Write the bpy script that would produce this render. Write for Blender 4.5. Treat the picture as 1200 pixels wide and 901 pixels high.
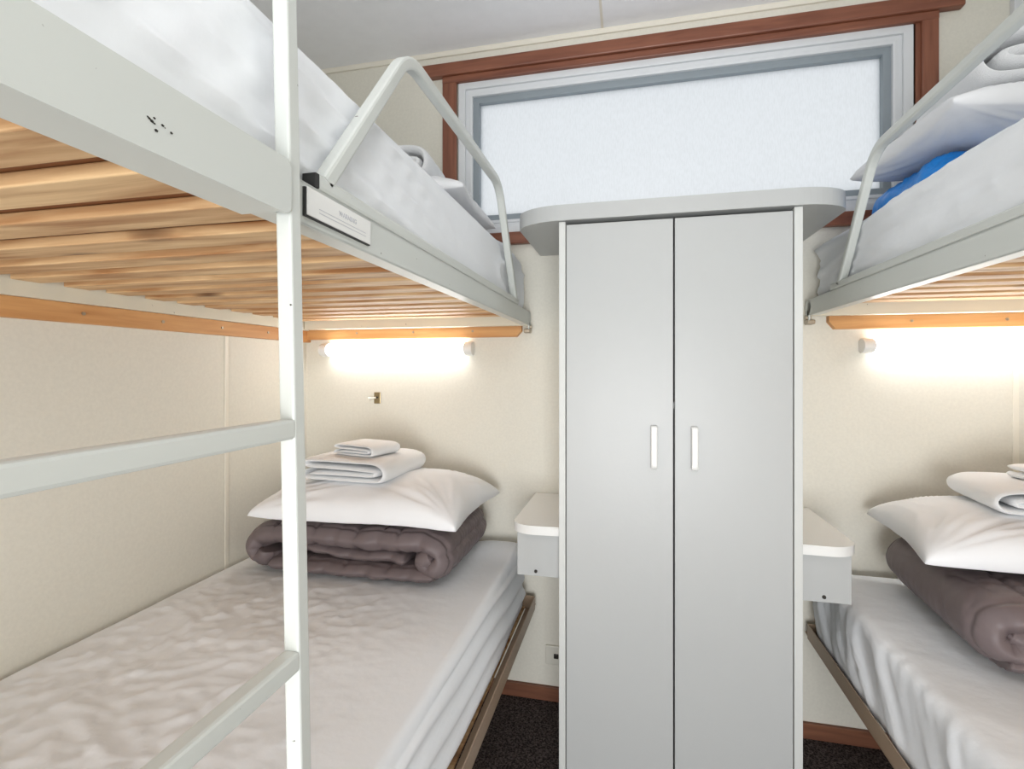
import bpy, bmesh, math, random
from mathutils import Vector, Matrix, noise
from math import sin, cos, pi, radians, sqrt, atan2, exp
random.seed(7)
S = bpy.context.scene
C = S.collection
for o in list(bpy.data.objects): bpy.data.objects.remove(o)

# ------------------------------------------------------------ camera, sky, lights
cam = bpy.data.cameras.new('camera'); co = bpy.data.objects.new('camera', cam); C.objects.link(co)
co.location = (0, 0, 1.10); co.rotation_euler = (radians(90), 0, math.atan(138/600))
cam.sensor_width = 36; cam.lens = 18.0; cam.shift_y = -17.5/1200; cam.clip_start = .01
S.camera = co
W = bpy.data.worlds.new('sky'); S.world = W; W.use_nodes = True
bg = W.node_tree.nodes['Background']; bg.inputs[0].default_value = (.93, .96, .985, 1); bg.inputs[1].default_value = .69
S.view_settings.view_transform = 'Standard'; S.view_settings.look = 'None'
S.view_settings.gamma = 1; S.view_settings.use_curve_mapping = False
S.view_settings.exposure = 0.64
ad = bpy.data.lights.new('doorway_fill', 'AREA'); ad.shape = 'RECTANGLE'; ad.size = 1.15; ad.size_y = 1.05; ad.energy = 36; ad.color = (.97, .985, 1)  # added fill light just outside the doorway, brightens the lower room
ao = bpy.data.objects.new('doorway_fill', ad); C.objects.link(ao); ao.location = (.1, -1.6, .62); ao.rotation_euler = (radians(90), 0, 0)
TUBE = 9.0          # strength of the reading lights
FILL = 9.5           # strength of the added fill globe

# ------------------------------------------------------------ materials
def mat(name, col, rough=.5, metal=0, bump=0, bscale=50, spec=.5, var=0, vscale=8, coat=0, detail=3):
    m = bpy.data.materials.new(name); m.use_nodes = True
    nt = m.node_tree; b = nt.nodes['Principled BSDF']
    b.inputs['Base Color'].default_value = (*col, 1); b.inputs['Roughness'].default_value = rough
    b.inputs['Metallic'].default_value = metal; b.inputs['Specular IOR Level'].default_value = spec
    b.inputs['Coat Weight'].default_value = coat
    tc = nt.nodes.new('ShaderNodeTexCoord')
    if bump:
        n = nt.nodes.new('ShaderNodeTexNoise'); n.inputs['Scale'].default_value = bscale; n.inputs['Detail'].default_value = detail
        nt.links.new(tc.outputs['Object'], n.inputs['Vector'])
        bp = nt.nodes.new('ShaderNodeBump'); bp.inputs['Strength'].default_value = bump; bp.inputs['Distance'].default_value = .01
        nt.links.new(n.outputs['Fac'], bp.inputs['Height']); nt.links.new(bp.outputs['Normal'], b.inputs['Normal'])
    if var:
        n = nt.nodes.new('ShaderNodeTexNoise'); n.inputs['Scale'].default_value = vscale; n.inputs['Detail'].default_value = 5
        nt.links.new(tc.outputs['Object'], n.inputs['Vector'])
        r = nt.nodes.new('ShaderNodeValToRGB')
        r.color_ramp.elements[0].position = .3; r.color_ramp.elements[1].position = .7
        r.color_ramp.elements[0].color = (*[c*(1-var) for c in col], 1); r.color_ramp.elements[1].color = (*[min(1, c*(1+var)) for c in col], 1)
        nt.links.new(n.outputs['Fac'], r.inputs['Fac']); nt.links.new(r.outputs['Color'], b.inputs['Base Color'])
    return m
def wood(name, c1, c2, axis='X', scale=9, knots=False, rough=.55):
    m = bpy.data.materials.new(name); m.use_nodes = True
    nt = m.node_tree; b = nt.nodes['Principled BSDF']; b.inputs['Roughness'].default_value = rough
    L = nt.links.new
    tc = nt.nodes.new('ShaderNodeTexCoord'); mp = nt.nodes.new('ShaderNodeMapping')
    sc = {'X': (1.2, 14, 14), 'Y': (14, 1.2, 14), 'Z': (14, 14, 1.2)}[axis]
    mp.inputs['Scale'].default_value = sc
    L(tc.outputs['Object'], mp.inputs['Vector'])
    oi = nt.nodes.new('ShaderNodeObjectInfo')
    cb = nt.nodes.new('ShaderNodeCombineXYZ'); mu = nt.nodes.new('ShaderNodeMath'); mu.operation = 'MULTIPLY'; mu.inputs[1].default_value = 37
    L(oi.outputs['Random'], mu.inputs[0])
    for i in range(3): L(mu.outputs[0], cb.inputs[i])
    L(cb.outputs[0], mp.inputs['Location'])
    n = nt.nodes.new('ShaderNodeTexNoise'); n.inputs['Scale'].default_value = scale*.35; n.inputs['Detail'].default_value = 6; n.inputs['Distortion'].default_value = .6
    L(mp.outputs[0], n.inputs['Vector'])
    r = nt.nodes.new('ShaderNodeValToRGB'); r.color_ramp.elements[0].position = .32; r.color_ramp.elements[1].position = .66
    r.color_ramp.elements[0].color = (*c1, 1); r.color_ramp.elements[1].color = (*c2, 1)
    L(n.outputs['Fac'], r.inputs['Fac']); out = r.outputs['Color']
    if knots:
        v = nt.nodes.new('ShaderNodeTexVoronoi'); v.inputs['Scale'].default_value = 1.0
        m2 = nt.nodes.new('ShaderNodeMapping'); k2 = {'X': (3.2, 9, 2), 'Y': (9, 3.2, 2), 'Z': (9, 2, 3.2)}[axis]; m2.inputs['Scale'].default_value = k2
        L(tc.outputs['Object'], m2.inputs['Vector']); L(cb.outputs[0], m2.inputs['Location']); L(m2.outputs[0], v.inputs['Vector'])
        r2 = nt.nodes.new('ShaderNodeValToRGB'); r2.color_ramp.elements[0].position = .05; r2.color_ramp.elements[1].position = .17
        r2.color_ramp.elements[0].color = (.1, .03, .01, 1); r2.color_ramp.elements[1].color = (1, 1, 1, 1)
        L(v.outputs['Distance'], r2.inputs['Fac'])
        mx = nt.nodes.new('ShaderNodeMix'); mx.data_type = 'RGBA'; mx.blend_type = 'MULTIPLY'; mx.inputs[0].default_value = .85
        L(out, mx.inputs[6]); L(r2.outputs['Color'], mx.inputs[7]); out = mx.outputs[2]
    L(out, b.inputs['Base Color'])
    return m
def painted(name, col, chip=.735, rough=.35):
    """gloss enamel with a few tiny dark chips"""
    m = mat(name, col, rough, spec=.5); nt = m.node_tree; b = nt.nodes['Principled BSDF']; L = nt.links.new
    tc = nt.nodes.new('ShaderNodeTexCoord')
    n = nt.nodes.new('ShaderNodeTexNoise'); n.inputs['Scale'].default_value = 55; n.inputs['Detail'].default_value = 3
    L(tc.outputs['Object'], n.inputs['Vector'])
    r = nt.nodes.new('ShaderNodeValToRGB'); r.color_ramp.elements[0].position = chip; r.color_ramp.elements[1].position = chip+.02
    r.color_ramp.elements[0].color = (*col, 1); r.color_ramp.elements[1].color = (.06, .05, .04, 1)
    L(n.outputs['Fac'], r.inputs['Fac']); L(r.outputs['Color'], b.inputs['Base Color'])
    return m
def emit(name, col, st):
    m = bpy.data.materials.new(name); m.use_nodes = True; nt = m.node_tree
    nt.nodes.remove(nt.nodes['Principled BSDF']); e = nt.nodes.new('ShaderNodeEmission')
    e.inputs[0].default_value = (*col, 1); e.inputs[1].default_value = st
    nt.links.new(e.outputs[0], nt.nodes['Material Output'].inputs[0]); return m
M = {}
M['wall'] = mat('cream_wallboard', (.75, .725, .64), .6, bump=.05, bscale=300, var=.03, vscale=130)
M['ceiling'] = mat('ceiling_paint', (.93, .935, .95), .7, bump=.06, bscale=120, var=.02, vscale=20)
M['seam'] = mat('cream_joint_strip', (.82, .78, .68), .45)
M['base'] = wood('baseboard_wood', (.14, .05, .025), (.23, .09, .045), 'X')
M['redwood'] = wood('window_timber', (.17, .055, .03), (.27, .10, .055), 'X', rough=.4)
M['redwoodz'] = wood('window_timber_upright', (.17, .055, .03), (.27, .10, .055), 'Z', rough=.4)
M['pine'] = wood('pine_slat', (.38, .17, .06), (.76, .52, .28), 'X', knots=True)
M['batten'] = wood('orange_pine_x', (.52, .24, .08), (.68, .36, .14), 'X')
M['batteny'] = wood('orange_pine_y', (.52, .24, .08), (.68, .36, .14), 'Y')
M['enamel'] = painted('pale_enamel', (.64, .665, .635))
M['enamel_in'] = painted('cream_enamel', (.72, .68, .56))
M['gap_ply'] = wood('brown_ply_gap_shade', (.20, .07, .025), (.28, .11, .04), 'X')
M['tan'] = mat('tan_enamel', (.36, .26, .18), .35)
M['alu'] = mat('white_aluminium', (.72, .74, .76), .35)
M['gasket'] = mat('grey_sash', (.27, .31, .34), .45)
M['board'] = mat('white_laminate', (.475, .485, .48), .38, bump=.02, bscale=90)
M['boardg'] = mat('laminate_edge', (.62, .63, .61), .4)
M['plastic'] = mat('white_plastic', (.84, .84, .82), .3)
M['ivory'] = mat('ivory_plastic', (.72, .70, .62), .35)
M['black'] = mat('black_rubber', (.02, .02, .02), .5)
M['dark'] = mat('dark_screw', (.04, .035, .03), .4, metal=.5)
M['brass'] = mat('aged_brass', (.32, .25, .14), .3, metal=.9)
M['steel'] = mat('dull_steel', (.42, .36, .28), .35, metal=.8)
M['print'] = mat('faded_print', (.55, .56, .6), .5)
M['sheet'] = mat('white_sheet', (.90, .925, .96), .85, bump=.16, bscale=28, spec=.15, detail=5)
M['sheet2'] = mat('white_pillowcase', (.89, .90, .92), .85, bump=.12, bscale=22, spec=.15, detail=4)
M['towel'] = mat('white_towelling', (.89, .90, .91), .95, bump=.35, bscale=420, spec=.1)
M['duvet'] = mat('brown_satin', (.170, .134, .137), .50, bump=.12, bscale=24, spec=.45, detail=4)
M['piping'] = mat('dark_piping', (.05, .03, .035), .6)
M['blue'] = mat('blue_nylon', (.01, .26, .80), .4, bump=.4, bscale=40)
M['tube'] = emit('lit_tube', (1.0, .99, .97), TUBE)
M['lampd'] = emit('lit_fill_globe', (1.0, .98, .95), FILL)
def carpet():
    m = mat('brown_carpet', (.05, .042, .038), .95, bump=.9, bscale=260, spec=.05); nt = m.node_tree; L = nt.links.new
    tc = nt.nodes.new('ShaderNodeTexCoord'); n = nt.nodes.new('ShaderNodeTexNoise'); n.inputs['Scale'].default_value = 190; n.inputs['Detail'].default_value = 2
    L(tc.outputs['Object'], n.inputs['Vector']); r = nt.nodes.new('ShaderNodeValToRGB')
    e = r.color_ramp.elements; e[0].position = .38; e[0].color = (.028, .022, .022, 1); e[1].position = .68; e[1].color = (.17, .14, .13, 1)
    L(n.outputs['Fac'], r.inputs['Fac']); L(r.outputs['Color'], nt.nodes['Principled BSDF'].inputs['Base Color']); return m
M['carpet'] = carpet()
def pane():
    m = bpy.data.materials.new('obscured_glass'); m.use_nodes = True; nt = m.node_tree; L = nt.links.new
    nt.nodes.remove(nt.nodes['Principled BSDF'])
    t = nt.nodes.new('ShaderNodeBsdfTranslucent'); g = nt.nodes.new('ShaderNodeBsdfGlossy'); mx = nt.nodes.new('ShaderNodeMixShader')
    g.inputs['Roughness'].default_value = .25; g.inputs['Color'].default_value = (.9, .9, .9, 1); mx.inputs[0].default_value = .06
    tc = nt.nodes.new('ShaderNodeTexCoord'); mp = nt.nodes.new('ShaderNodeMapping'); mp.inputs['Scale'].default_value = (260, 1, 60)
    n = nt.nodes.new('ShaderNodeTexNoise'); n.inputs['Scale'].default_value = 1
    L(tc.outputs['Object'], mp.inputs[0]); L(mp.outputs[0], n.inputs['Vector'])
    r = nt.nodes.new('ShaderNodeValToRGB'); r.color_ramp.elements[0].position = .3; r.color_ramp.elements[1].position = .62
    r.color_ramp.elements[0].color = (.87, .88, .885, 1); r.color_ramp.elements[1].color = (.92, .93, .94, 1)
    L(n.outputs['Fac'], r.inputs[0]); L(r.outputs[0], t.inputs[0])
    L(t.outputs[0], mx.inputs[1]); L(g.outputs[0], mx.inputs[2]); L(mx.outputs[0], nt.nodes['Material Output'].inputs[0])
    return m
M['pane'] = pane()

# ------------------------------------------------------------ helpers
def obj(name, bm, m, parent=None, smooth=False, label=None):
    me = bpy.data.meshes.new(name); bmesh.ops.recalc_face_normals(bm, faces=bm.faces); bm.to_mesh(me); bm.free()
    o = bpy.data.objects.new(name, me); C.objects.link(o)
    for k in (m if isinstance(m, list) else [m]): me.materials.append(M[k])
    if smooth:
        for p in me.polygons: p.use_smooth = True
    if parent is not None:
        w = Vector((0, 0, 0)); p = parent
        while p is not None: w += p.location; p = p.parent
        me.transform(Matrix.Translation(-w)); o.parent = parent
    if label: o['label'] = label
    return o
def struct(name, bm, m, parent=None, **k):
    o = obj(name, bm, m, parent, **k)
    if parent is None: o['kind'] = 'structure'
    return o
def tag(o, label, cat, group=None):
    o['label'] = label; o['category'] = cat
    if group: o['group'] = group
    return o
def thing(name, label, cat, loc, group=None):
    o = bpy.data.objects.new(name, None); C.objects.link(o); o.location = loc; o.empty_display_size = .05
    return tag(o, label, cat, group)
def box(bm, x0, x1, y0, y1, z0, z1, bev=0, seg=2, mi=0):
    r = bmesh.ops.create_cube(bm, size=1)
    for v in r['verts']:
        v.co = Vector(((x0+x1)/2+v.co.x*(x1-x0), (y0+y1)/2+v.co.y*(y1-y0), (z0+z1)/2+v.co.z*(z1-z0)))
    if bev:
        es = list({e for v in r['verts'] for e in v.link_edges})
        rr = bmesh.ops.bevel(bm, geom=es, offset=bev, segments=seg, affect='EDGES', profile=.5)
        fs = rr['faces']
    return bm
def B(*a, **k):
    return box(bmesh.new(), *a, **k)
def cyl(bm, p0, p1, r0, r1=None, seg=20):
    p0, p1 = Vector(p0), Vector(p1); d = p1-p0; r1 = r0 if r1 is None else r1
    m = Matrix.Translation((p0+p1)/2) @ d.to_track_quat('Z', 'Y').to_matrix().to_4x4()
    bmesh.ops.create_cone(bm, cap_ends=True, segments=seg, radius1=r0, radius2=r1, depth=d.length, matrix=m)
    return bm
def prism(bm, pts, z0, z1, bev=0):
    """plan outline pts (x,y) extruded z0..z1"""
    b = [bm.verts.new((x, y, z0)) for x, y in pts]; t = [bm.verts.new((x, y, z1)) for x, y in pts]
    n = len(pts); bm.faces.new(b); ft = bm.faces.new(t)
    for i in range(n): bm.faces.new((b[i], b[(i+1) % n], t[(i+1) % n], t[i]))
    if bev:
        bmesh.ops.bevel(bm, geom=[e for e in bm.edges if abs(e.verts[0].co.z-e.verts[1].co.z) < 1e-6], offset=bev, segments=2, affect='EDGES')
    return bm
def arc(cx, cy, rx, ry, a0, a1, n=14):
    return [(cx+rx*cos(radians(a0+(a1-a0)*i/n)), cy+ry*sin(radians(a0+(a1-a0)*i/n))) for i in range(n+1)]
def fillet(path, r, n=7):
    out = [Vector(path[0])]
    for i in range(1, len(path)-1):
        a, b, c = Vector(path[i-1]), Vector(path[i]), Vector(path[i+1])
        d1, d2 = (a-b).normalized(), (c-b).normalized()
        p, q = b+d1*min(r, (a-b).length*.49), b+d2*min(r, (c-b).length*.49)
        for k in range(n+1):
            t = k/n; out.append(p*(1-t)**2+b*2*t*(1-t)+q*t*t)
    out.append(Vector(path[-1])); return out
def bar(bm, path, w, d, bev=.003, axis=Vector((1, 0, 0))):
    """sweep a bevelled rectangle (w across in the plane, d along axis) on a planar path"""
    prof = []
    for sx, sy in ((1, 1), (-1, 1), (-1, -1), (1, -1)):
        pts = [(sx*(w/2-bev), sy*d/2), (sx*w/2, sy*(d/2-bev))]
        mid = (sx*(w/2-bev*.3), sy*(d/2-bev*.3))
        seq = [pts[1], mid, pts[0]] if sx*sy > 0 else [pts[0], mid, pts[1]]
        prof += seq
    rings = []
    for i, p in enumerate(path):
        t = (path[min(i+1, len(path)-1)]-path[max(i-1, 0)]).normalized()
        nrm = axis.cross(t).normalized()
        rings.append([bm.verts.new(p+nrm*a+axis*b) for a, b in prof])
    k = len(prof)
    for i in range(len(rings)-1):
        for j in range(k): bm.faces.new((rings[i][j], rings[i][(j+1) % k], rings[i+1][(j+1) % k], rings[i+1][j]))
    bm.faces.new(rings[0]); bm.faces.new(rings[-1]); return bm
def nz(x, y, z=0): return noise.noise(Vector((x, y, z)))
def ridge(x, y, z=0): return (1-abs(noise.noise(Vector((x, y, z))))*2)
def softbox(x0, x1, y0, y1, z0, z1, r, disp, step=.012, rz=None):
    """rounded box on a fine grid, displaced along its normal by disp(p, n)"""
    bm = bmesh.new(); rz = rz or r
    def lin(a, b):
        n = max(2, int((b-a)/step)); return [a+(b-a)*i/n for i in range(n+1)]
    X, Y, Z = lin(x0, x1), lin(y0, y1), lin(z0, z1)
    cache = {}
    def vert(i, j, k):
        key = (i, j, k)
        if key in cache: return cache[key]
        p = Vector((X[i], Y[j], Z[k]))
        q = Vector((min(max(p.x, x0+r), x1-r), min(max(p.y, y0+r), y1-r), min(max(p.z, z0+rz), z1-rz)))
        n = p-q; n = Vector((n.x/r, n.y/r, n.z/rz))
        n = n.normalized() if n.length > 1e-9 else Vector((0, 0, 1))
        p2 = q+Vector((n.x*r, n.y*r, n.z*rz))
        p2 += n*disp(p2, n)
        cache[key] = bm.verts.new(p2); return cache[key]
    nx, ny, nzz = len(X)-1, len(Y)-1, len(Z)-1
    def quad(*ks): bm.faces.new([vert(*k) for k in ks])
    for i in range(nx):
        for j in range(ny):
            for k in (0, nzz): quad((i, j, k), (i+1, j, k), (i+1, j+1, k), (i, j+1, k))
        for k in range(nzz):
            for j in (0, ny): quad((i, j, k), (i+1, j, k), (i+1, j, k+1), (i, j, k+1))
    for j in range(ny):
        for k in range(nzz):
            for i in (0, nx): quad((i, j, k), (i, j+1, k), (i, j+1, k+1), (i, j, k+1))
    return bm
def spline(pts, n=8):
    out = []
    P = [pts[0]]+list(pts)+[pts[-1]]
    for i in range(1, len(P)-2):
        for k in range(n):
            t = k/n; a, b, c, d = P[i-1], P[i], P[i+1], P[i+2]
            out.append(tuple(.5*((2*b[q])+(-a[q]+c[q])*t+(2*a[q]-5*b[q]+4*c[q]-d[q])*t*t+(-a[q]+3*b[q]-3*c[q]+d[q])*t**3) for q in range(2)))
    out.append(tuple(pts[-1])); return out
def ribbon(bm, pts, th, y0, y1, n=8, ny=26, puff=None, wig=None, ends=1.0):
    """a folded textile: centre line pts (x,z) of a layer th thick, running y0..y1"""
    path = spline(pts, n); L = 0; rings = []; N = len(path)
    for i, (x, z) in enumerate(path):
        a, b = path[max(i-1, 0)], path[min(i+1, N-1)]
        t = Vector((b[0]-a[0], 0, b[1]-a[1])).normalized(); nr = Vector((-t.z, 0, t.x))
        if i: L += sqrt((x-path[i-1][0])**2+(z-path[i-1][1])**2)
        ring = []
        taper = min(1, .35+.65*min(i, N-1-i)/3)
        for side in (1, -1):
            for j in range(ny+1):
                v = -1+2*j/ny
                if side < 0: v = -v
                e = 1-abs(v)**12*.93                       # rounded selvedge
                pf = puff(L, v) if puff else 1
                yy = (y0+y1)/2+v*(y1-y0)/2
                w = wig(L, v) if wig else 0
                off = nr*(side*th/2*e*pf*taper)+Vector((0, w*abs(v)**3*(1 if v > 0 else -1), 0))
                ring.append(bm.verts.new(Vector((x, yy, z))+off))
        rings.append(ring)
    k = len(rings[0])
    for i in range(N-1):
        for j in range(k): bm.faces.new((rings[i][j], rings[i][(j+1) % k], rings[i+1][(j+1) % k], rings[i+1][j]))
    bm.faces.new(rings[0]); bm.faces.new(rings[-1])
    return bm
def rot_about(bm, cx, cy, a):
    bmesh.ops.rotate(bm, verts=bm.verts, cent=(cx, cy, 0), matrix=Matrix.Rotation(a, 3, 'Z')); return bm
def pillow_bm(a, b, top, bot, seed, n=72, pinch=.055, wr=.009, droop=None, ex=.33):
    bm = bmesh.new(); G = {}
    for side in (1, -1):
        for i in range(n+1):
            for j in range(n+1):
                u, v = -1+2*i/n, -1+2*j/n
                edge = i in (0, n) or j in (0, n)
                if edge and side < 0: G[(side, i, j)] = G[(1, i, j)]; continue
                # denser near rim
                u2, v2 = sin(u*pi/2)*.5+u*.5, sin(v*pi/2)*.5+v*.5
                x = a*u2*(1-pinch*cos(v2*pi/2)**1.3); y = b*v2*(1-pinch*1.3*cos(u2*pi/2)**1.3)
                h = max(0, (1-u2*u2)*(1-v2*v2))**ex
                # creases running out of the corners and along the rim
                w = 0
                for cx, cy in ((-1, -1), (1, -1), (1, 1), (-1, 1)):
                    dx, dy = u2-cx, (v2-cy)*.8; d = sqrt(dx*dx+dy*dy)+1e-4; an = atan2(dy, dx)
                    w += ridge(an*5.5+seed, d*1.1, seed+cx)*exp(-((d-.45)/.33)**2)
                rim = min(1-abs(u2), 1-abs(v2))
                w2 = nz(x*26+seed, y*26, seed)*exp(-rim*7)*1.2+ridge(x*7+seed, y*9+seed, 2.2)*.8
                z = side*(top if side > 0 else bot)*h+(w*wr+w2*wr*.55)*min(1, h*1.6)*(1 if side > 0 else .5)
                if droop: z += droop(x, y)
                G[(side, i, j)] = bm.verts.new((x, y, z))
    for side in (1, -1):
        for i in range(n):
            for j in range(n):
                bm.faces.new([G[(side, i+p, j+q)] for p, q in ((0, 0), (1, 0), (1, 1), (0, 1))])
    return bm
def place(bm, x, y, z, rz=0, rx=0, ry=0):
    m = Matrix.Translation((x, y, z)) @ Matrix.Rotation(rz, 4, 'Z') @ Matrix.Rotation(ry, 4, 'Y') @ Matrix.Rotation(rx, 4, 'X')
    bmesh.ops.transform(bm, matrix=m, verts=bm.verts); return bm
def text(name, body, size, mtx, m, parent):
    cu = bpy.data.curves.new(name, 'FONT'); cu.body = body; cu.size = size; cu.extrude = .0002; cu.align_x = 'CENTER'; cu.align_y = 'CENTER'
    o = bpy.data.objects.new(name, cu); C.objects.link(o)
    bpy.context.view_layer.update()
    me = bpy.data.meshes.new_from_object(o.evaluated_get(bpy.context.evaluated_depsgraph_get()))
    bpy.data.objects.remove(o); me.transform(mtx)
    me.materials.clear(); me.materials.append(M[m])
    o = bpy.data.objects.new(name, me); C.objects.link(o); o.parent = parent
    w = Vector((0, 0, 0)); p = parent
    while p is not None: w += p.location; p = p.parent
    me.transform(Matrix.Translation(-w))
    return o

# ------------------------------------------------------------ the room
XL, XR, YF, YB, ZF, ZC = -1.21, 1.45, 1.74, -1.5, -.03, 2.24
T = .08
struct('floor', B(XL-T, XR+T, YB-T, YF+T, ZF-T, ZF), 'carpet')
struct('ceiling', B(XL-T, XR+T, YB-T, YF+T, ZC, ZC+T), 'ceiling')
struct('wall_left', B(XL-T, XL, YB-T, YF+T, ZF, ZC), 'wall')
struct('wall_right', B(XR, XR+T, YB-T, YF+T, ZF, ZC), 'wall')
WX0, WX1, WZ0, WZ1 = -.60, .82, 1.575, 2.125
bm = bmesh.new()
box(bm, XL, WX0, YF, YF+T, ZF, ZC); box(bm, WX1, XR, YF, YF+T, ZF, ZC)
box(bm, WX0, WX1, YF, YF+T, ZF, WZ0); box(bm, WX0, WX1, YF, YF+T, WZ1, ZC)
struct('wall_far', bm, 'wall')
bm = bmesh.new()   # wall behind the camera; unseen doorway, widened for fill light
DX0, DX1, DZ = -.5, .7, 2.05
box(bm, XL, DX0, YB-T, YB, ZF, ZC); box(bm, DX1, XR, YB-T, YB, ZF, ZC); box(bm, DX0, DX1, YB-T, YB, DZ, ZC)
struct('wall_back', bm, 'wall')
d = struct('door_1', (lambda b: (box(b, DX0-.06, DX0, YB, YB+.015, ZF, DZ+.06), box(b, DX1, DX1+.06, YB, YB+.015, ZF, DZ+.06), box(b, DX0, DX1, YB, YB+.015, DZ, DZ+.06), b)[-1])(bmesh.new()), 'redwoodz')
# skirting, ceiling cove, joints
struct('baseboard_far', B(XL, XR, YF-.012, YF, ZF, .018, .002), 'base')
struct('baseboard_left', B(XL, XL+.012, YB, YF-.013, ZF, .018, .002), 'base')
struct('trim_1', B(XL, XR, YF-.008, YF, 2.222, ZC, .001), 'seam')
struct('trim_2', B(XL, XL+.003, 1.331, 1.345, .02, 1.203, .001), 'seam')
struct('trim_3', B(1.062, 1.076, YF-.003, YF, .02, 1.225, .001), 'seam')
struct('trim_4', B(-.093, -.085, YB, YF, ZC-.002, ZC), 'seam')
bm = B(1.055, 1.09, YF-.02, YF, 1.27, 2.222, .002); struct('trim_5', bm, 'alu')
# timber battens fixed to the walls under the top bunks
def batten_x(x0, x1, z0, z1, name):
    bm = bmesh.new(); pts = [(x0, z0), (x1-.018 if x1 < 0 else x1, z0), (x1, (z0+z1)/2-.002), (x1, z1), (x0, z1)] if x1 < 0 else [(x1, z0), (x0+.018, z0), (x0, (z0+z1)/2+.002), (x0, z1), (x1, z1)]
    f = [bm.verts.new((a, YF-.024, z)) for a, z in pts]; b = [bm.verts.new((a, YF, z)) for a, z in pts]
    bm.faces.new(f); bm.faces.new(b)
    for i in range(5): bm.faces.new((f[i], f[(i+1) % 5], b[(i+1) % 5], b[i]))
    o = struct(name, bm, 'batten')
    for k in range(3):
        xs = x0+(x1-x0)*(.25+.27*k); s = cyl(bmesh.new(), (xs, YF-.0265, (z0+z1)/2), (xs, YF-.023, (z0+z1)/2), .004, seg=12); obj('screw', s, 'steel', o)
batten_x(XL+.02, -.362, 1.213, 1.256, 'trim_6')
batten_x(.585, XR-.001, 1.222, 1.262, 'trim_7')
o = struct('trim_8', B(XL, XL+.02, -.3, YF-.001, 1.203, 1.246, .002), 'batteny')
for k in range(6): obj('screw', cyl(bmesh.new(), (XL+.019, .5+.2*k, 1.225), (XL+.0225, .5+.2*k, 1.225), .004, seg=12), 'steel', o)

# ------------------------------------------------------------ window
bm = bmesh.new()
box(bm, -.652, WX0, YF-.016, YF, 1.53, 2.14, .003); box(bm, WX1+.012, .875, YF-.016, YF, 1.53, 2.14, .003)
win = struct('window_1', bm, 'redwoodz')
obj('head_board', (lambda b: (box(b, -.735, .935, YF-.028, YF, 2.142, 2.186, .004), box(b, -.652, .875, YF-.018, YF, 2.118, 2.142, .003), b)[-1])(bmesh.new()), 'redwood', win)
obj('reveal', (lambda b: (box(b, WX1, WX1+.012, YF-.006, YF+.04, WZ0, WZ1), b)[-1])(bmesh.new()), 'redwoodz', win)
obj('sill', B(-.652, .875, YF-.026, YF, 1.533, 1.574, .004), 'redwood', win)
bm = bmesh.new()
def frame(bm, x0, x1, z0, z1, w, y0, y1, bev=.002):
    box(bm, x0, x0+w, y0, y1, z0, z1, bev); box(bm, x1-w, x1, y0, y1, z0, z1, bev)
    box(bm, x0+w*.9, x1-w*.9, y0+.0003, y1, z1-w, z1, bev); box(bm, x0+w*.9, x1-w*.9, y0+.0003, y1, z0, z0+w, bev)
frame(bm, WX0+.004, WX1-.004, WZ0, WZ1-.003, .026, YF-.004, YF+.05)
frame(bm, WX0+.028, WX1-.028, WZ0+.024, WZ1-.027, .018, YF+.006, YF+.05)
frame(bm, WX0+.044, WX1-.044, WZ0+.04, WZ1-.043, .011, YF+.002, YF+.05)
obj('window_frame', bm, 'alu', win)
bm = bmesh.new(); frame(bm, WX0+.053, WX1-.053, WZ0+.049, WZ1-.052, .024, YF+.014, YF+.05)
obj('sash', bm, 'gasket', win)
obj('pane', B(WX0+.07, WX1-.07, YF+.034, YF+.038, WZ0+.06, WZ1-.06), 'pane', win)

# ------------------------------------------------------------ added fill lamp, unseen behind the camera
LP = (.12, -.15)
lamp = thing('fill_globe_lamp', 'added fill lamp, a round white globe on a short stem above the aisle, out of view', 'lamp', (*LP, ZC))
obj('ceiling_rose', cyl(bmesh.new(), (*LP, ZC), (*LP, ZC-.025), .06, .045, seg=40), 'plastic', lamp)
obj('stem', cyl(bmesh.new(), (*LP, ZC-.02), (*LP, 2.03), .008, seg=20), 'plastic', lamp)
bm = bmesh.new(); bmesh.ops.create_uvsphere(bm, u_segments=40, v_segments=24, radius=.105, matrix=Matrix.Translation((*LP, 1.94)))
obj('globe', bm, 'lampd', lamp, smooth=True)

# ------------------------------------------------------------ wardrobe
wd = thing('wardrobe', 'tall narrow white two-door wardrobe standing between the bunks under the window', 'wardrobe', (.108, 1.54, ZF))
obj('side_panel', B(-.182, -.1648, 1.343, YF-.001, ZF, 1.489, .001), 'boardg', wd)
obj('side_panel', B(.3833, .402, 1.343, YF-.001, ZF, 1.489, .001), 'boardg', wd)
obj('carcass', (lambda b: (box(b, -.1645, .383, 1.725, 1.738, ZF, 1.489), box(b, -.1645, .383, 1.37, 1.724, 1.0, 1.016), box(b, -.1645, .383, 1.40, 1.724, ZF, .04), b)[-1])(bmesh.new()), 'boardg', wd)
for x0, x1, hx in ((-.163, .1065, .060), (.1105, .3815, .157)):
    dr = obj('door', B(x0, x1, 1.346, 1.364, .0, 1.481, .0015), 'board', wd)
    bm = bmesh.new(); bar(bm, fillet([(hx, 1.346, .853), (hx, 1.332, .853), (hx, 1.332, .955), (hx, 1.346, .955)], .009), .007, .016, .0028)
    obj('handle', bm, 'plastic', dr, smooth=True)
obj('plinth', B(-.163, .3815, 1.395, 1.41, ZF, -.004), 'boardg', wd)
x0, x1, yf = -.302, .517, 1.333
pts = arc(x0+.13, yf+.085, .13, .085, 180, 270)+arc(x1-.13, yf+.085, .13, .085, 270, 360)+[(x1, YF-.001), (x0, YF-.001)]
obj('top_board', prism(bmesh.new(), pts, 1.490, 1.531, .003), 'board', wd)

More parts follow.
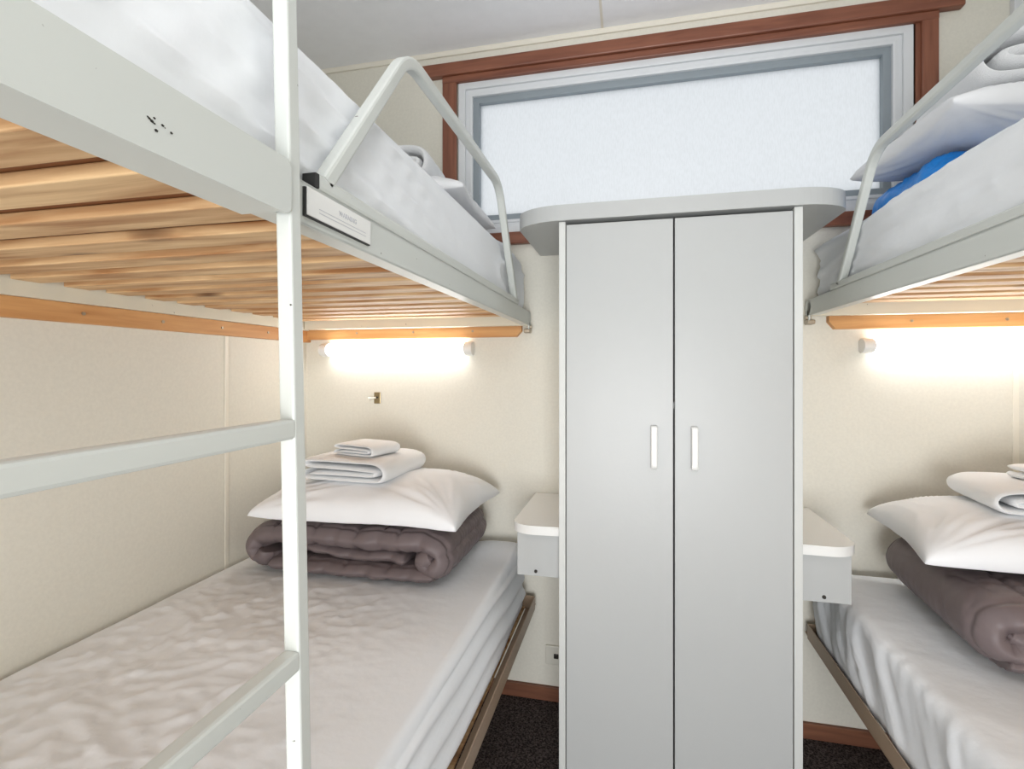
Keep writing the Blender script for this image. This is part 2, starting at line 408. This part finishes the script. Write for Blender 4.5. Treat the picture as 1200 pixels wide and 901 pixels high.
# bedside shelves either side
def bedside(side, label):
    s = side
    xi = -.183 if s < 0 else .403; xo = -.318 if s < 0 else .536
    t = thing('bedside_shelf', label, 'bedside shelf', ((xi+xo)/2, 1.56, .53), 'bedside shelves fixed to the wardrobe sides')
    yf = 1.365; r = .05
    if s < 0: pts = arc(xo+r*1.3, yf+r, r*1.3, r, 180, 270)+[(xi, yf), (xi, YF), (xo, YF)]
    else: pts = [(xi, YF), (xi, yf)]+arc(xo-r*1.3, yf+r, r*1.3, r, 270, 360)+[(xo, YF)]
    obj('shelf_top', prism(bmesh.new(), pts, .652, .676, .003), 'plastic', t)
    xa, xb = sorted((xi, xo-s*.004))
    xa2, xb2 = sorted((xi, xo-s*.014))
    bm = bmesh.new()
    box(bm, xa2, xb2, 1.388, 1.404, .532, .652, .001)                   # front apron
    if s < 0: box(bm, xa2, xa2+.014, 1.404, YF, .535, .652)
    else: box(bm, xb2-.014, xb2, 1.404, YF, .535, .652)
    box(bm, xa2, xb2, 1.404, YF, .535, .547)
    obj('apron', bm, 'board', t)
    xs = -.252 if s < 0 else .462
    obj('screw', cyl(bmesh.new(), (xs, 1.389, .545), (xs, 1.385, .545), .005, .004, seg=16), 'dark', t, label='small dark screw head')
    return t
bedside(-1, 'white bedside shelf with rounded corner left of the wardrobe, above the left lower bed')
bedside(1, 'white bedside shelf with chipped front edge right of the wardrobe, by the right lower bed')

# ------------------------------------------------------------ reading lights, hook, outlet
def tube_light(x0, x1, z0, z1, label):
    t = thing('reading_light', label, 'wall light', ((x0+x1)/2, YF, z0), 'tube lights below the top bunks')
    zc = (z0+z1)/2; r = (z1-z0)/2
    obj('back_plate', B(x0, x1, YF-.012, YF, zc-r*.8, zc+r*.8, .002), 'plastic', t)
    def tubebm(a, b, rr, cap=True):
        bm = bmesh.new(); n = 16; prof = [(YF-.012-.034*sin(pi*i/n)*rr/r, zc+rr*cos(pi*i/n)) for i in range(n+1)]
        A = [bm.verts.new((a, y, z)) for y, z in prof]; D = [bm.verts.new((b, y, z)) for y, z in prof]
        for i in range(n): bm.faces.new((A[i], A[i+1], D[i+1], D[i]))
        bm.faces.new((A[n], A[0], D[0], D[n])); bm.faces.new(A); bm.faces.new(D); return bm
    obj('diffuser', tubebm(x0+.03, x1-.03, r), 'tube', t)
    for a, b in ((x0, x0+.03), (x1-.03, x1)):
        obj('end_cap', tubebm(a, b, r*1.04), 'plastic', t)
tube_light(-1.13, -.535, 1.150, 1.197, 'lit white tube light on the far wall left of the wardrobe')
tube_light(.672, 1.29, 1.150, 1.192, 'lit white tube light on the far wall right of the wardrobe')
hk = thing('wall_hook', 'small brass hook plate on the wall above the left lower bed', 'hook', (-.912, YF, .98))
pts = [(-.921+.018*0, .979)]
bm = bmesh.new(); box(bm, -.925, -.899, YF-.004, YF, .974, 1.016, .0018)
obj('hook_plate', bm, 'brass', hk)
obj('knob', cyl(cyl(bmesh.new(), (-.93, YF-.02, .993), (-.918, YF-.004, .996), .0035, seg=12), (-.937, YF-.024, .992), (-.926, YF-.018, .994), .007, .006, seg=16), 'ivory', hk)
obj('screw', cyl(bmesh.new(), (-.911, YF-.007, .997), (-.911, YF-.003, .997), .004, seg=12), 'dark', hk)
pw = thing('power_socket', 'cream power socket low on the wall left of the wardrobe', 'power socket', (-.24, YF, .09))
obj('socket_plate', B(-.281, -.19, YF-.009, YF, .094, .158, .003), 'ivory', pw)
obj('switch', B(-.252, -.236, YF-.013, YF-.008, .117, .133, .002), 'dark', pw)
obj('socket_face', B(-.225, -.2, YF-.0115, YF-.008, .11, .145, .003), 'ivory', pw)

# ------------------------------------------------------------ bunks
def bunk(side, label):
    s = side                                     # -1 left, +1 right
    xf = -.330 if s < 0 else .522                # aisle face of the side rail
    xw = XL+.002 if s < 0 else XR-.002           # wall side
    z0, z1 = (1.250, 1.296) if s < 0 else (1.262, 1.310)
    t = thing('bunk_bed', label, 'bunk bed', (xf, 0.7, z0), 'top bunk frames')
    yn, ye = -.25, 1.708
    bm = bmesh.new()                             # C-section rail: web + bottom flange + top flange
    a, b = sorted((xf, xf+s*.004)); box(bm, a, b, yn, ye, z0, z1, .0015)
    a, b = sorted((xf, xf+s*.026)); box(bm, a, b, yn, ye, z0-.0002, z0+.003, .001); box(bm, a, b, yn, ye, z1-.003, z1, .001)
    # rounded drop-ear at the far end
    a, b = sorted((xf, xf+s*.004)); 
    cyl(bm, (a, ye-.006, (z0+z1)/2), (b, ye-.006, (z0+z1)/2), (z1-z0)/2, seg=28)
    box(bm, a, b, ye-.016, ye+.012, z0-.014, z0+.02, .004)
    obj('side_rail', bm, 'enamel', t)
    a, b = sorted((xw, xw-s*.03)); bm = bmesh.new()
    box(bm, *sorted((xw-s*.026, xw-s*.030)), yn, ye, z0-.002, z1+.004, .001); box(bm, a, b, yn, ye, z0-.004, z0, .001)
    obj('wall_rail', bm, 'enamel_in', t)
    bm = bmesh.new(); a, b = sorted((xf+s*.006, xw-s*.032))
    box(bm, a, b, ye-.028, ye-.003, z0-.002, z1, .002); obj('end_rail', bm, 'enamel_in', t)
    # bolt bracket
    bm = bmesh.new(); a, b = sorted((xf-s*.002, xf+s*.02))
    box(bm, a, b, ye-.012, ye+.02, z0-.026, z0-.012, .003); cyl(bm, (xf-s*.006, ye-.002, z0-.006), (xf+s*.01, ye-.002, z0-.006), .007, seg=6)
    obj('corner_bracket', bm, 'steel', t)
    first = None; y = ye-.11; k = 0
    while y > yn+.03:
        if first is None:
            a, b = sorted((xf+s*.005, xw-s*.031))
            bmr = B(a, b, 0, .054, z1-.0195, z1-.0045, .002)
            sl = obj('slat', bmr, 'pine', t); first = sl
        else:
            sl = first.copy(); C.objects.link(sl); sl.parent = t
        sl.location.y = y-random.uniform(-.004, .004); y -= .094; k += 1
    a, b = sorted((xf+s*.03, xw-s*.034)); obj('base_board', B(a, b, yn+.01, ye-.03, z1-.0040, z1-.0005), 'gap_ply', t)  # board added above the slats, dark brown to shade their gaps
    # guard rail
    xg = xf+s*.008; zb = z1+.009
    if s < 0: path = [(xg, .515, zb+.004), (xg, .735, 1.585), (xg, 1.31, 1.592), (xg, 1.505, zb)]
    else: path = [(xg, .515-.02, zb+.004), (xg, .72, 1.592), (xg, 1.285, 1.588), (xg, 1.475, zb)]
    bm = bmesh.new(); bar(bm, fillet(path, .05), .019, .019, .004)
    bar(bm, [Vector((xg, .497, zb)), Vector((xg, 1.52, zb))], .018, .019, .004)
    gr = obj('guard_rail', bm, 'enamel', t, smooth=False)
    obj('end_plug', B(xg-.0085, xg+.0085, .49, .4975, zb-.008, zb+.008, .001), 'black', gr, label='black plastic end plug')
    return t, xf, xw, z0, z1
bl, *_ = bunk(-1, 'pale enamel top bunk frame with pine slats and warning plate, left of the wardrobe')
wp = obj('warning_plate', B(-.3298, -.3255, .47, .603, 1.261, 1.2905, .0008), 'plastic', bl)
obj('backing', B(-.3300, -.3268, .4675, .603, 1.2595, 1.2895), 'black', wp)
mt = Matrix.Translation((-.3253, .548, 1.2795)) @ Matrix.Rotation(radians(90), 4, 'Z') @ Matrix.Rotation(radians(90), 4, 'X')
text('lettering', 'WARNING', .008, mt, 'print', wp)
bm = bmesh.new()
for z in (1.272, 1.268): box(bm, -.3256, -.3252, .49, .59, z, z+.0006)
obj('small_print', bm, 'print', wp)
br, *_ = bunk(1, 'pale enamel top bunk frame with pine slats, right of the wardrobe under the blue bundle')

# ladder on the left bunk
lad = thing('bunk_ladder', 'pale square-tube ladder with two rungs in view on the left bunk', 'ladder', (-.30, .25, ZF))
def post(y):
    bm = bmesh.new()
    P0, P1 = Vector((-.2965, y, ZF)), Vector((-.339, y, 1.95))
    bar(bm, [P0, P1], .0168, .0168, .0022, axis=Vector((0, 1, 0)))
    return bm
pyy = .4375
obj('post', post(pyy), 'enamel', lad); obj('post', post(.02), 'enamel', lad)
def postx(z): return -.2965+(-.339+.2965)*(z-ZF)/(1.95-ZF)
for z in (1.043, .822, .60, .38, .16):
    x = postx(z); bm = bmesh.new(); bar(bm, [Vector((x, .029, z)), Vector((x, pyy-.009, z))], .019, .017, .003)
    obj('rung', bm, 'enamel', lad)
    bm = bmesh.new(); cyl(bm, (x, pyy-.0095, z+.012), (x, pyy-.0085, z+.0135), .002, seg=8)
# wide plate that hooks over the bunk rail, with rounded end
bm = bmesh.new(); xp = -.3135
pts = [(-.28, 1.2466), (.418, 1.2466)]+[(y, z) for y, z in arc(.418, 1.2546, .0095, .008, -90, 0, 6)]+[(y, z) for y, z in arc(.418, 1.2884, .0095, .010, 0, 90, 6)]+[(-.28, 1.2984)]
f = [bm.verts.new((xp, y, z)) for y, z in pts]; g = [bm.verts.new((xp-.004, y, z)) for y, z in pts]
bm.faces.new(f); bm.faces.new(g)
for i in range(len(pts)): bm.faces.new((f[i], f[(i+1) % len(pts)], g[(i+1) % len(pts)], g[i]))
box(bm, -.357, xp-.001, -.28, .414, 1.2465, 1.2498); box(bm, -.350, xp-.001, -.28, .414, 1.2965, 1.2985)
obj('hook_plate', bm, 'enamel', lad)
# chipped paint marks on the plate
bm = bmesh.new(); random.seed(3)
for k in range(9):
    y = .278+random.random()*.022; z = 1.262+random.random()*.008
    r = bmesh.ops.create_circle(bm, cap_ends=True, segments=5, radius=random.uniform(.0004, .0013))
    for v in r['verts']: v.co = Vector((xp+.0003, y+v.co.x*1.4, z+v.co.y))
obj('chipped_paint', bm, 'dark', lad)

# ------------------------------------------------------------ lower bed frames
def lower(side, label):
    s = side; xf = -.312 if s < 0 else .522; xw = XL+.002 if s < 0 else XR-.002
    t = thing('bed_frame', label, 'bed frame', (xf, .7, .29), 'lower bed frames'); ye = 1.705
    bm = bmesh.new(); box(bm, *sorted((xf, xf+s*.003)), -.25, ye, .290, .334, .001)
    box(bm, *sorted((xf, xf+s*.032)), -.25, ye, .2895, .293, .001)
    obj('side_rail', bm, 'tan', t)
    bm = bmesh.new(); box(bm, *sorted((xf+s*.004, xw)), ye-.004, ye, .290, .334, .001); box(bm, *sorted((xf+s*.004, xw)), ye, YF, .29, .294, .001)
    obj('end_rail', bm, 'tan', t)
    obj('wall_rail', B(*sorted((xw, xw-s*.03)), -.25, ye-.005, .293, .31), 'tan', t)
    obj('base_board', B(*sorted((xf+s*.034, xw-s*.031)), -.24, ye-.006, .294, .299), 'pine', t)
    for y in (.1, 1.45):
        obj('strut', cyl(bmesh.new(), (xf+s*.05, y, .29), (xw-s*.005, y, ZF+.001), .012), 'tan', t)
lower(-1, 'tan metal lower bed frame with its mattress, left side of the room')
lower(1, 'tan metal lower bed frame with its mattress, right side of the room')

# ------------------------------------------------------------ mattresses in fitted sheets
def d_lower_left(p, n):
    up = max(0, n.z); side = max(0, n.x)
    a = max(0, min(1, (-.42-p.x)/.3))*max(.15, min(1, (1.38-p.y)/.25))
    R3 = lambda a, b, c: max(0, ridge(a, b, c))
    wx, wy = p.x+.05*nz(p.x*5, p.y*5, 11), p.y+.05*nz(p.x*5, p.y*5, 17)
    w = R3(wx*4+wy*5, wy*12-wx*5, .3)**6*.004+R3(wx*7-wy*3, wy*22+wx*9, 4)**6*.005+R3(wx*17-wy*11, wy*12+wx*6, 7)**5*.004+R3(wx*30, wy*30, 9)**4*.0018
    w += nz(p.x*3, p.y*3, 5)*.003
    w *= max(0, min(1, (p.x+1.19)/.05))
    head = exp(-((p.y-1.66)/.09)**2)*exp(-((p.x+.42)/.13)**2)*.022*up
    fold = side*(sin((p.z+.06*p.y)*2*pi/.055+nz(p.y*3, 2)*2)*.006)*max(0, min(1, (p.y-.2)/.5))
    return up*(w*a+.0008*nz(p.x*20, p.y*9))+head+fold-side*max(0, p.z-.38)*.12-side*.008
def d_lower_right(p, n):
    up = max(0, n.z); side = max(0, -n.x)
    side *= max(0, min(1, (p.z-.31)/.05))*.8+.2
    t = p.y*1+(.5-p.z)*.55
    f = ridge(t*11, p.z*3, 1.5)**2*.013*min(1, max(0, (.5-p.z)/.06))+ridge(t*24, p.z*4, 8)**3*.005
    return up*(nz(p.x*4, p.y*4, 2)*.004+ridge(p.x*6, p.y*7, 3)**4*.0015)+side*f-side*.006
def d_upper_left(p, n):
    up = max(0, n.z); side = max(0, n.x)
    zz = p.z+.17*p.y+nz(p.y*1.3, p.z*2, 1)*.010
    amp = max(.12, min(1, (1.1-p.y)/.45))
    f = (max(0, sin(zz*2*pi/.05+1.5*nz(p.y*1.5, 3)))**1.6*.015*(.6+.8*nz(p.y*1.1, 8))+max(0, sin(zz*2*pi/.021+2*nz(p.y*2, 5)))**2*.003)*amp*min(1, max(0, (1.47-p.z)/.03))
    f += exp(-((p.y-1.48)/.18)**2)*max(0, ridge(p.z*14+p.y*3, p.y*4.2, 9))**3*.014
    end = exp(-((p.y-1.70)/.06)**2)*.012*(1 if p.z < 1.42 else .4)
    return side*(f-.006+end)+up*nz(p.x*4, p.y*3, 3)*.002+max(0, n.y)*.003
def d_upper_right(p, n):
    up = max(0, n.z); side = max(0, -n.x)
    zz = p.z+.10*p.y+nz(p.y*2, p.z*4, 5)*.010
    f = ridge(zz*24, p.y*.8, 13)**2*.010+ridge(zz*50, p.y*1.2, 16)**2*.004
    return side*(f-.006)+up*nz(p.x*5, p.y*5, 13)*.003+side*exp(-((p.z-1.45)/.012)**2)*.006
def mattress(nm, b, r, fn, label, rz=None, step=.012):
    o = obj('mattress', softbox(*b, r, fn, step, rz), 'sheet', None, smooth=True); tag(o, label, 'mattress'); return o
mattress('a', (-1.207, -.335, -.22, 1.700, .300, .502), .035, d_lower_left, 'mattress in a creased white sheet on the left lower bed', step=.0085)
mattress('b', (.535, 1.443, -.22, 1.700, .300, .500), .03, d_lower_right, 'mattress in a white sheet with gathered side on the right lower bed')
mattress('c', (-1.207, -.354, -.22, 1.712, 1.2965, 1.475), .03, d_upper_left, 'mattress in a draped white sheet on the left top bunk', step=.009)
mattress('d', (.546, 1.443, -.22, 1.705, 1.3105, 1.469), .025, d_upper_right, 'mattress in a white sheet on the right top bunk', step=.009)

# ------------------------------------------------------------ folded duvets
def duvet(x, y0, y1, z, w, h, label, grp='folded brown duvets', flip=1, rz=0, seed=0, m='duvet'):
    """brown comforter rolled in from both ends; profile seen from the front"""
    th = .056; k = h/.150
    def P(pts): return [((x+px*w/.66) if flip > 0 else (x+w-px*w/.66), z+pz*k) for px, pz in pts]
    def puff(L, v):
        d = abs(((L+seed*.1)/.13) % 1-.5)*.13; d = .065-d              # distance to the nearest quilting seam
        seam = exp(-(d/.006)**2); hem = exp(-((abs(v)-.86)/.018)**2)
        near = exp(-d/.022)
        wr = max(0, ridge(v*9+seed, L*7, seed))**2*near*.16+max(0, ridge(L*30, v*3, seed+3))**2*.07
        return .97-.20*seam-.14*hem-wr+.08*nz(L*7, v*2.5, seed)+.05*nz(L*30, v*12, seed)
    def wig(L, v): return nz(L*14, 3, seed)*.012-.010*exp(-((((L+seed*.1)/.13) % 1-.5)/.12)**2)
    bm = bmesh.new()
    ribbon(bm, P([(.590, .082), (.566, .068), (.582, .053), (.604, .058), (.614, .078), (.600, .104), (.555, .117), (.47, .114), (.36, .111), (.24, .114), (.13, .111), (.065, .099), (.040, .072), (.052, .047), (.078, .046), (.084, .064)]), .074, y0, y1, puff=puff, wig=wig, n=24, ny=90)
    ribbon(bm, P([(.10, .029), (.20, .027), (.32, .027), (.44, .027), (.54, .029), (.595, .032)]), .052, y0+.004, y1-.004, puff=puff, wig=wig, n=24, ny=70)
    ribbon(bm, P([(.17, .082), (.26, .074), (.35, .064), (.44, .068), (.51, .062)]), .046, y0+.022, y1-.02, puff=puff, wig=wig, n=20, ny=60)
    if rz: rot_about(bm, x+w/2, (y0+y1)/2, rz)
    o = obj('duvet', bm, m, None, smooth=True); tag(o, label, 'duvet', grp)
    # stitched edge line along the top layer
    bm = bmesh.new(); f = flip
    for (lx) in (.46,):
        X = x+lx*w/.66 if f > 0 else x+w-lx*w/.66
        cyl(bm, (X, y0+.01, z+h*.995), (X, y1-.01, z+h*.995), .0022, seg=8)
    if rz: rot_about(bm, x+w/2, (y0+y1)/2, rz)
    obj('piping', bm, 'piping', o)
    return o
duvet(-1.125, 1.28, 1.685, .5045, .675, .158, 'folded brown duvet on the left lower bed under the pillow', seed=.2)
duvet(.645, 1.12, 1.61, .504, .76, .160, 'folded brown duvet on the right lower bed under the pillow', flip=-1, rz=radians(-5), seed=.6)

# ------------------------------------------------------------ pillows
def pillow(bm, x, y, z, rz, label, **k):
    place(bm, x, y, z, rz, k.get('rx', 0), k.get('ry', 0)); o = obj('pillow', bm, 'sheet2', None, smooth=True); return tag(o, label, 'pillow')
pillow(pillow_bm(.318, .215, .100, .018, 1.3, droop=lambda x, y: .004*sin(x*9)), -.752, 1.475, .680, radians(-1), 'white pillow on the brown duvet of the left lower bed, under folded towels')
pillow(pillow_bm(.345, .205, .100, .018, 4.1), .985, 1.43, .683, radians(-7), 'white pillow on the brown duvet of the right lower bed')
# ------------------------------------------------------------ towels
def towel(x, y, z, w, d, h, label, rz=0, flip=1, name='towel', th=None, grp=None):
    th = th or h*.21
    def P(pts): return [((px-.5)*w*flip, pz*h) for px, pz in pts]
    wv = lambda L, v: 1+.10*nz(L*40, v*6, x)
    bm = bmesh.new()
    ribbon(bm, P([(.12, .30), (.3, .33), (.6, .34), (.82, .34), (.89, .42), (.86, .53), (.6, .58), (.3, .60), (.10, .62), (.02, .74), (.08, .87), (.3, .90), (.6, .89), (.85, .87), (.96, .72), (.99, .45), (.95, .18), (.85, .11), (.55, .10), (.3, .10), (.06, .12), (.01, .25), (.04, .40)]), th, -d/2, d/2, puff=wv, n=7, ny=18)
    place(bm, x, y, z, rz); o = obj(name, bm, 'towel', None, smooth=True); return tag(o, label, 'towel', grp)
towel(-.812, 1.475, .770, .285, .27, .068, 'folded white bath towel on the pillow of the left lower bed', rz=radians(-4))
towel(-.800, 1.46, .838, .155, .13, .036, 'small folded white face cloth on top of the left lower towel', rz=radians(-14), name='face_cloth')
towel(.985, 1.45, .775, .36, .24, .062, 'folded white bath towel on the pillow of the right lower bed', rz=radians(-6), flip=-1)
towel(1.02, 1.44, .837, .22, .15, .034, 'small folded white face cloth on top of the right lower towel', rz=radians(6), name='face_cloth')

# top bunk right: blue bundle, pillow, rolled towel
def bundle():
    def f(p, n): return ridge(p.x*9+p.y*22, p.z*10, 2)**2*.010+ridge(p.y*45+p.x*12, p.z*15, 5)*.004
    o = obj('blue_bundle', softbox(.655, 1.14, 1.30, 1.62, 1.472, 1.578, .052, f, .01), 'blue', None, smooth=True)
    return tag(o, 'bright blue folded blanket under the pillow on the right top bunk', 'blanket')
bundle()
pillow(pillow_bm(.315, .215, .058, .048, 7.7, pinch=.03), .925, 1.41, 1.632, radians(3), 'white pillow on the blue blanket, right top bunk')
towel(.93, 1.36, 1.682, .44, .34, .115, 'thick folded white bath towel on the pillow, right top bunk', rz=radians(-8), flip=-1)

# top bunk left: pillow stack whose corner shows over the mattress
duvet(-1.12, 1.24, 1.60, 1.477, .62, .09, 'folded brown duvet on the left top bunk under the pillow', seed=.9)
pillow(pillow_bm(.33, .205, .075, .014, 9.2), -.765, 1.47, 1.582, radians(3), 'white pillow corner showing over the edge of the left top bunk')
towel(-.70, 1.45, 1.65, .26, .22, .095, 'folded white towel on the pillow of the left top bunk', rz=radians(5))
